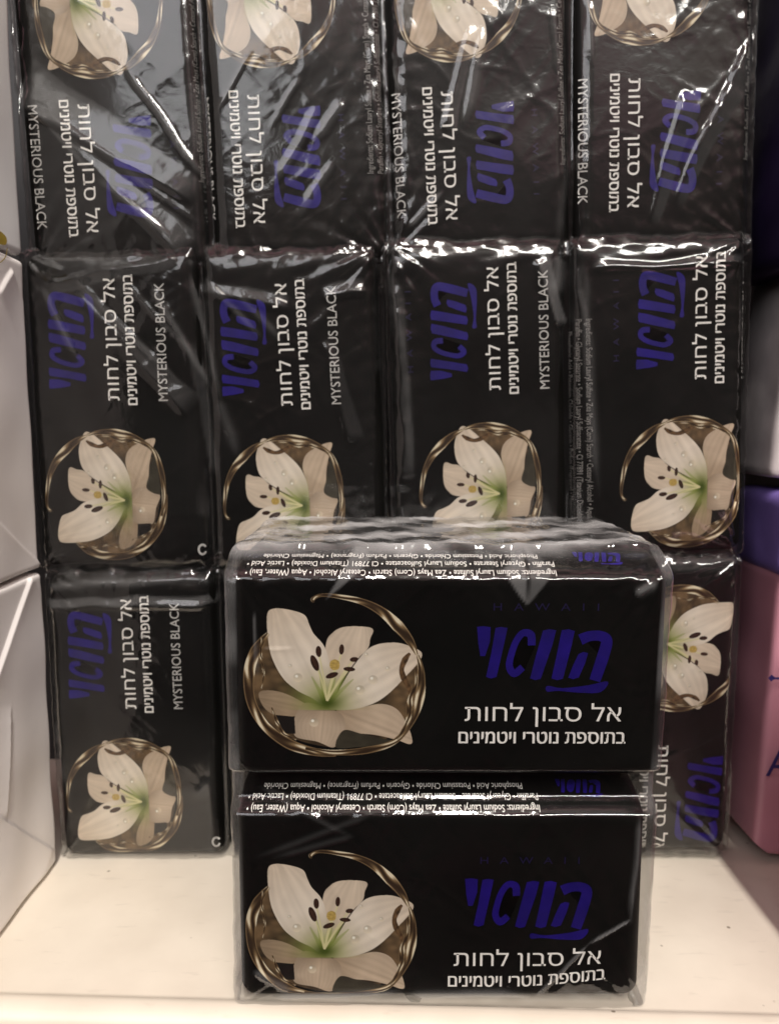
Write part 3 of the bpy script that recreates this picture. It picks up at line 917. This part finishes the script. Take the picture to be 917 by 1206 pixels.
back_pack(243, 484, 0.000, 96.0, R_(-0.9), False, 'black soap pack left in the middle row, diagonal film streaks over both bars', 37,
    [((126, 583), (132, 400), 0.6), ((335, 590), (335, 406), -1.5)],
    [(50, 332, 95, 425, 0.8, 0.8, 0.06), (90, 325, 215, 455, 0.6, 0.7, 0.05), (180, 330, 255, 470, 0.6, 0.7, 0.07), (140, 320, 240, 430, 0.5, 0.5, 0.04), (225, 320, 262, 475, 0.7, 0.7, 0.06), (240, 325, 310, 400, 0.6, 0.6, 0.05), (282, 345, 335, 405, 0.7, 0.5, 0.04), (258, 470, 280, 540, 1.2, 0.6, 0.03)],
    [(60, 345, 215, 315, 3, 3, 0.8, 0.03), (430, 330, 380, 340, 4, 3, 1.2, 0.03), (240, 470, 95, 330, 7, 3, 1.3, 0.02), (345, 350, 235, 330, 4, 3, 0.9, 0.03), (262, 560, 232, 400, 4, 3, 0.8, 0.02), (430, 520, 395, 400, 5, 3, 0.9, 0.01)])
back_pack(670, 473, -0.001, 95.9, R_(-1.3), False, 'black soap pack right in the middle row, bright glint along its top edge', 41,
    [((567, 576), (582, 387), -1.0), ((803, 568), (826, 374), -0.8)],
    [(460, 310, 480, 430, 0.9, 0.8, 0.03), (480, 430, 482, 560, 0.9, 0.6, 0.02), (690, 305, 702, 590, 0.9, 0.8, 0.03), (665, 300, 655, 350, 1.4, 0.7, 0.08)],
    [(885, 303, 700, 306, 2.8, 2.6, 1.3, 0.02), (488, 560, 478, 330, 3.2, 2.4, 0.9, 0.02), (672, 380, 650, 300, 4, 4, 1.0, 0.06), (702, 560, 690, 310, 2.4, 2, 0.8, 0.02)], 0.45)
back_pack(262, 847, -0.001, 94.0, R_(-0.6), False, 'black soap pack standing on the shelf at the wall\'s bottom left', 53,
    [((147, 941), (152, 769), 0), None],
    [(48, 690, 240, 680, 0.9, 0.8, 0.06), (230, 940, 245, 915, 1.2, 0.5, 0.03), (62, 850, 75, 930, 0.7, 0.6, 0.04)], [(260, 700, 45, 702, 3.2, 3.2, 1.2, 0.05)], 0.4)
back_pack(664, 838, -0.002, 97.5, R_(-0.2), True, 'black soap pack at the wall\'s bottom right, mostly hidden behind the front pack', 67,
    [None, ((805, 765), (777, 942), 0)],
    [(783, 664, 890, 660, 0.7, 0.8, 0.05), (868, 690, 868, 860, 0.7, 0.6, 0.02)], [(772, 905, 862, 860, 1.2, 1.2, 0.3, 0.01)], 0.35)

def front_pack():
    x_c, y = 0.0135, -0.0632
    z0 = 0.0006
    tot_h = 110.6
    e = empty('soap_pack', (x_c, y, z0 + tot_h / 2 * MM))
    tag(e, 'black soap pack standing alone at the front edge of the shelf', 'soap pack')
    cz = tot_h / 2
    add_bar(e, (0.6 * MM, FB * MM, 29.6 * MM - 1.0 * MM), (0, R_(0.15), 0), LAY_FRONT, ME_BAR_LONG)
    add_bar(e, (-1.3 * MM, FB * MM, -27.9 * MM), (0, R_(0.0), 0), LAY_FRONT_WARP, ME_BAR_LONG).scale = (0.977, 1, 1)
    add_bar(e, (0.2 * MM, (2 * BD + FB + 1.2) * MM, 28.4 * MM), (0, 0, math.pi), None, ME_BAR_LONG)
    add_bar(e, (-0.4 * MM, (2 * BD + FB + 1.2) * MM, -27.9 * MM), (0, 0, math.pi), None, ME_BAR_LONG)
    cs = [(300, 690, 480, 640, 0.5, 0.3, 0.01), (752, 1083, 700, 1112, 0.25, 0.5, 0.16), (700, 1112, 636, 1172, 0.25, 0.5, 0.12), (760, 960, 752, 1090, 0.5, 0.6, 0.06),
          (300, 935, 420, 985, 0.5, 0.4, 0.02), (420, 985, 320, 1010, 0.6, 0.3, 0.015), (440, 960, 300, 1010, 0.7, 0.3, 0.015), (748, 700, 775, 685, 1.0, 0.7, 0.10), (300, 720, 303, 800, 0.3, 0.3, 0.06), (310, 763, 350, 763, 0.25, 0.3, 0.05),
          (300, 1140, 350, 1168, 0.8, 0.7, 0.06), (320, 1172, 480, 1168, 0.8, 0.6, 0.10), (480, 1172, 640, 1172, 0.9, 0.6, 0.08)]
    fc = [(385, 708, 440, 664, 0.4, 5.0, 0.8, 0.10), (592, 672, 621, 714, 6.5, 0.4, 0.7, 0.10), (622, 714, 656, 672, 0.4, 7.5, 0.7, 0.07)]
    # how far the tight film sinks in over the bars' shoulders and the groove between them
    zz = np.linspace(-tot_h / 2, tot_h / 2, 500)
    pz, py = PROF_FRONT[:18, 1], PROF_FRONT[:18, 0]   # front face and shoulder
    rec = np.zeros(500)
    for zc, lim in ((28.6, 10.0), (-27.9, 4.2)):
        rec = np.maximum(rec, np.where((zz - zc > 20) & (zz - zc < (40 if lim > 5 else 31.5)), np.minimum(np.interp(zz - zc, pz, py), lim), 0))
    k = np.hanning(15); k /= k.sum()
    rec = np.convolve(np.pad(rec, 7, mode='edge'), k, 'valid')
    me = film_mesh('shrink_wrap', (101.4, 2 * BD + 2.6, tot_h), 2.0, 0.55, 71, M_FILM_FRONT, px_creases(cs, x_c, z0 + cz * MM, y), px_creases(fc, x_c, z0 + cz * MM, y), slack=0.45, edge=0.6, top_milk_sheen=0.24, edge_milk=0.05, fine_y=0.9, recess=(zz, rec))
    link('shrink_wrap', me, e)
front_pack()

# ------------------------------------------------------------------ neighbours
def rbox(name, ext, r, step, mat, disp=None):
    """rounded soft box, origin at its centre; disp(P, n) gives outward shift in mm"""
    E = np.array(ext) / 2
    g = [np.linspace(-e, e, max(4, int(2 * e / step)) + 1) for e in E]
    pts, faces, base = [], [], 0
    for ax in range(3):
        b, c = [k for k in range(3) if k != ax]
        for sg in (-1, 1):
            A, B = np.meshgrid(g[b], g[c], indexing='ij')
            p = np.zeros((A.size, 3)); p[:, b] = A.ravel(); p[:, c] = B.ravel(); p[:, ax] = sg * E[ax]
            i = np.arange(A.size).reshape(A.shape) + base
            q = np.stack([i[:-1, :-1], i[1:, :-1], i[1:, 1:], i[:-1, 1:]], -1).reshape(-1, 4)
            if (sg > 0) == (ax == 1): q = q[:, ::-1]
            pts.append(p); faces.append(q); base += A.size
    P = np.vstack(pts); Fq = np.vstack(faces)
    _, first, inv = np.unique(np.round(P * 1000).astype(np.int64), axis=0, return_index=True, return_inverse=True)
    P = P[first]; Fq = inv.ravel()[Fq]
    inner = np.clip(P, -(E - r), E - r); d = P - inner
    n = d / (np.linalg.norm(d, axis=1)[:, None] + 1e-9)
    Q = inner + n * r
    if disp is not None: Q = Q + n * disp(Q, n)[:, None]
    return mesh(name, Q * MM, Fq, mat, True)

def fold_disp(lines, seed):
    """folded paper end on the +x side: each line is the free edge of a flap lying on the sheet below"""
    def f(P, n):
        side = np.clip((n[:, 0] - 0.6) / 0.3, 0, 1)
        h = 0.5 * plane_waves(P, seed, 5, 18, 45, 0.10)
        for (y0, z0, y1, z1, a, w) in lines:
            L = math.hypot(y1 - y0, z1 - z0); dy, dz = (y1 - y0) / L, (z1 - z0) / L
            t = ((P[:, 1] - y0) * dy + (P[:, 2] - z0) * dz) / L
            dd = -(P[:, 1] - y0) * dz + (P[:, 2] - z0) * dy
            h += side * a * np.where(dd > 0, np.exp(-np.clip(dd, 0, None) / w), np.clip(1 + dd / 0.35, 0, 1)) * np.clip((t + 0.05) / 0.1, 0, 1) * np.clip((1.3 - t) / 0.2, 0, 1)
        return h
    return f

def paper_soap(x_face, z0, z1, label, seed, lines, y_back=-0.002, y_front=-0.085, mat=M_WPAPER, name='wrapped_soap'):
    e_ = empty(name, (x_face - 0.03, (y_back + y_front) / 2, z0))
    tag(e_, label, 'soap', 'paper wrapped soaps stacked along the left side')
    ext = (60.0, (y_back - y_front) * 1000, (z1 - z0) * 1000)
    yc = (y_back + y_front) / 2; zc = (z0 + z1) / 2
    ll = []
    for (u0, v0, u1, v1, a, w) in lines:
        p = side_at(u0, v0, x_face); q = side_at(u1, v1, x_face)
        ll.append(((p[0] - yc) * 1000, (p[1] - zc) * 1000, (q[0] - yc) * 1000, (q[1] - zc) * 1000, a, w))
    me = rbox('wrapper', ext, 1.6, 0.6, mat, fold_disp(ll, seed))
    o = link('wrapper', me, e_)
    o.location = (0, 0, (z1 - z0) / 2)
    return e_
paper_soap(-0.1067, 0.0008, 0.0955, 'pale paper wrapped soap at bottom left, resting on the white shelf', 81,
           [(62, 1001, 0, 963, 0.7, 9), (38, 676, 0, 784, 0.9, 8), (8, 960, 12, 860, 0.5, 4)])
paper_soap(-0.1073, 0.0965, 0.1880, 'pale pinkish paper wrapped soap in the middle at left, on top of another one', 83,
           [(48, 665, 0, 618, 0.7, 9), (14, 318, 0, 340, 0.7, 7)])
wb = paper_soap(-0.1077, 0.1895, 0.2950, 'white carton with a gold emblem at the top left edge', 85, [], mat=M_WHITEBOX, name='white_carton')
wb['category'] = 'carton'; del wb['group']
for c in wb.children: c.name = 'carton_body'
# gold leaf emblem on the carton's side
def side_print(parent, polys, x, mat, name):
    vs, fs = [], []
    for p in polys:
        b = len(vs)
        for (u, v) in p:
            y, z = side_at(u, v, x)
            vs.append((x - parent.location.x, y - parent.location.y, z - parent.location.z))
        fs.append(list(range(b, b + len(p))))
    return link(name, mesh(name, vs, fs, mat), parent)
side_print(wb, [spline([(-14, 268), (0, 272), (8, 280), (7, 288), (-2, 287), (-12, 284)], 5)], -0.1069, M_GOLD, 'gold_emblem')
ring = stroke([(-20, 312), (-4, 311), (6, 304), (9, 292)], [1.0, 1.2, 1.2, 0.8])
side_print(wb, [ring], -0.1069, M_GOLD, 'gold_emblem')

# pink carton at the right
pk = empty('pink_carton', (0.1490, 0.0, 0.0022), (0, R_(2.2), 0))
tag(pk, 'pink carton with a dark blue letter A standing on the shelf at the right edge', 'carton')
def pink_disp(P, n):
    return 0.35 * plane_waves(P, 91, 5, 14, 40, 0.12)
pm = rbox('carton_body', (66, 62, 91.5), 2.2, 1.2, M_PINK, pink_disp)
bmx = bmesh.new(); bmx.from_mesh(pm)
bmesh.ops.bisect_plane(bmx, geom=bmx.verts[:] + bmx.edges[:] + bmx.faces[:], plane_co=(-0.0275, 0, -0.0457), plane_no=(-0.6, 0, -0.8), clear_outer=True)
bmesh.ops.holes_fill(bmx, edges=[e for e in bmx.edges if e.is_boundary])
bmx.to_mesh(pm); bmx.free()
po = link('carton_body', pm, pk); po.location = (0, 0.0275, 0.0460)
def front_print(parent, bm, y, mat, name, cx, cz):
    me = bpy.data.meshes.new(name)
    vs = [(v.co.x * MM + cx - parent.location.x, y - parent.location.y, v.co.y * MM + cz - parent.location.z) for v in bm.verts]
    bm.verts.index_update()
    fs = [[v.index for v in f.verts] for f in bm.faces]
    bm.free()
    return link(name, mesh(name, vs, fs, mat), parent)
tA = text_polys('A', 0.0)
fit_bm(tA, 0, 0, 8.0, 9.0)
p = point_at(903, 918, -0.005)
front_print(pk, tA, -0.0052, M_NAVY, 'carton_lettering', p[0] + 0.0022, p[1] + 0.0045)
em = poly_bm([[(0, 0), (1.0, 1.1), (2.0, 0.35), (9, 0.35), (9, -0.35), (2.0, -0.35), (1.0, -1.1)]])
p = point_at(902, 803, -0.005)
front_print(pk, em, -0.0052, M_NAVY, 'arrow_mark', p[0] - 0.0020, p[1])
em = poly_bm([[(0, 0), (9, 0), (9, 3.5), (0, 3.5)]])
p = point_at(913, 793, -0.005)
front_print(pk, em, -0.0052, M_PINKD, 'red_mark', p[0], p[1])

# purple wrapped soap on the pink carton, cream carton above it, dark pack on top
def stacked(name, cat, label, x0, z0, z1, y0, y1, mat, seed, part, slope=0.12, r=4.0):
    e_ = empty(name, (x0 + 0.04, (y0 + y1) / 2, z0))
    tag(e_, label, cat)
    me = rbox(part, (80, (y1 - y0) * 1000, (z1 - z0) * 1000), r, 1.3, mat, lambda P, n: 0.5 * plane_waves(P, seed, 6, 12, 36, slope))
    o = link(part, me, e_); o.location = (0, 0, (z1 - z0) / 2)
    return e_
stacked('purple_soap', 'soap', 'glossy purple wrapped soap lying on the pink carton', 0.1188, 0.0935, 0.1200, -0.007, 0.03, M_PURPLE, 95, 'wrapper')
stacked('cream_carton', 'carton', 'cream carton above the purple soap at the right edge', 0.1170, 0.1215, 0.1850, 0.001, 0.03, M_CREAM, 96, 'carton_body', r=2.0).rotation_euler = (0, R_(4), 0)
stacked('dark_soap', 'soap', 'dark violet wrapped soap at the top right edge above the cream carton', 0.1130, 0.1860, 0.2900, -0.01, 0.03, mat_plain('dark_violet_wrapper', (0.02, 0.012, 0.045), 0.3, var=0.4, scale=50, bump=0.3, bscale=90), 97, 'wrapper')

# unseen carton out of view, added to throw the shade at the shelf's right
e_ = empty('pink_carton', (0.1425, -0.0625, 0.0008))
tag(e_, 'unseen pink carton added just outside the right edge to shade the shelf', 'carton')
o = link('carton_body', rbox('carton_body', (66, 55, 93.5), 2.2, 1.5, M_PINK, pink_disp), e_); o.location = (0, 0, 0.0468)
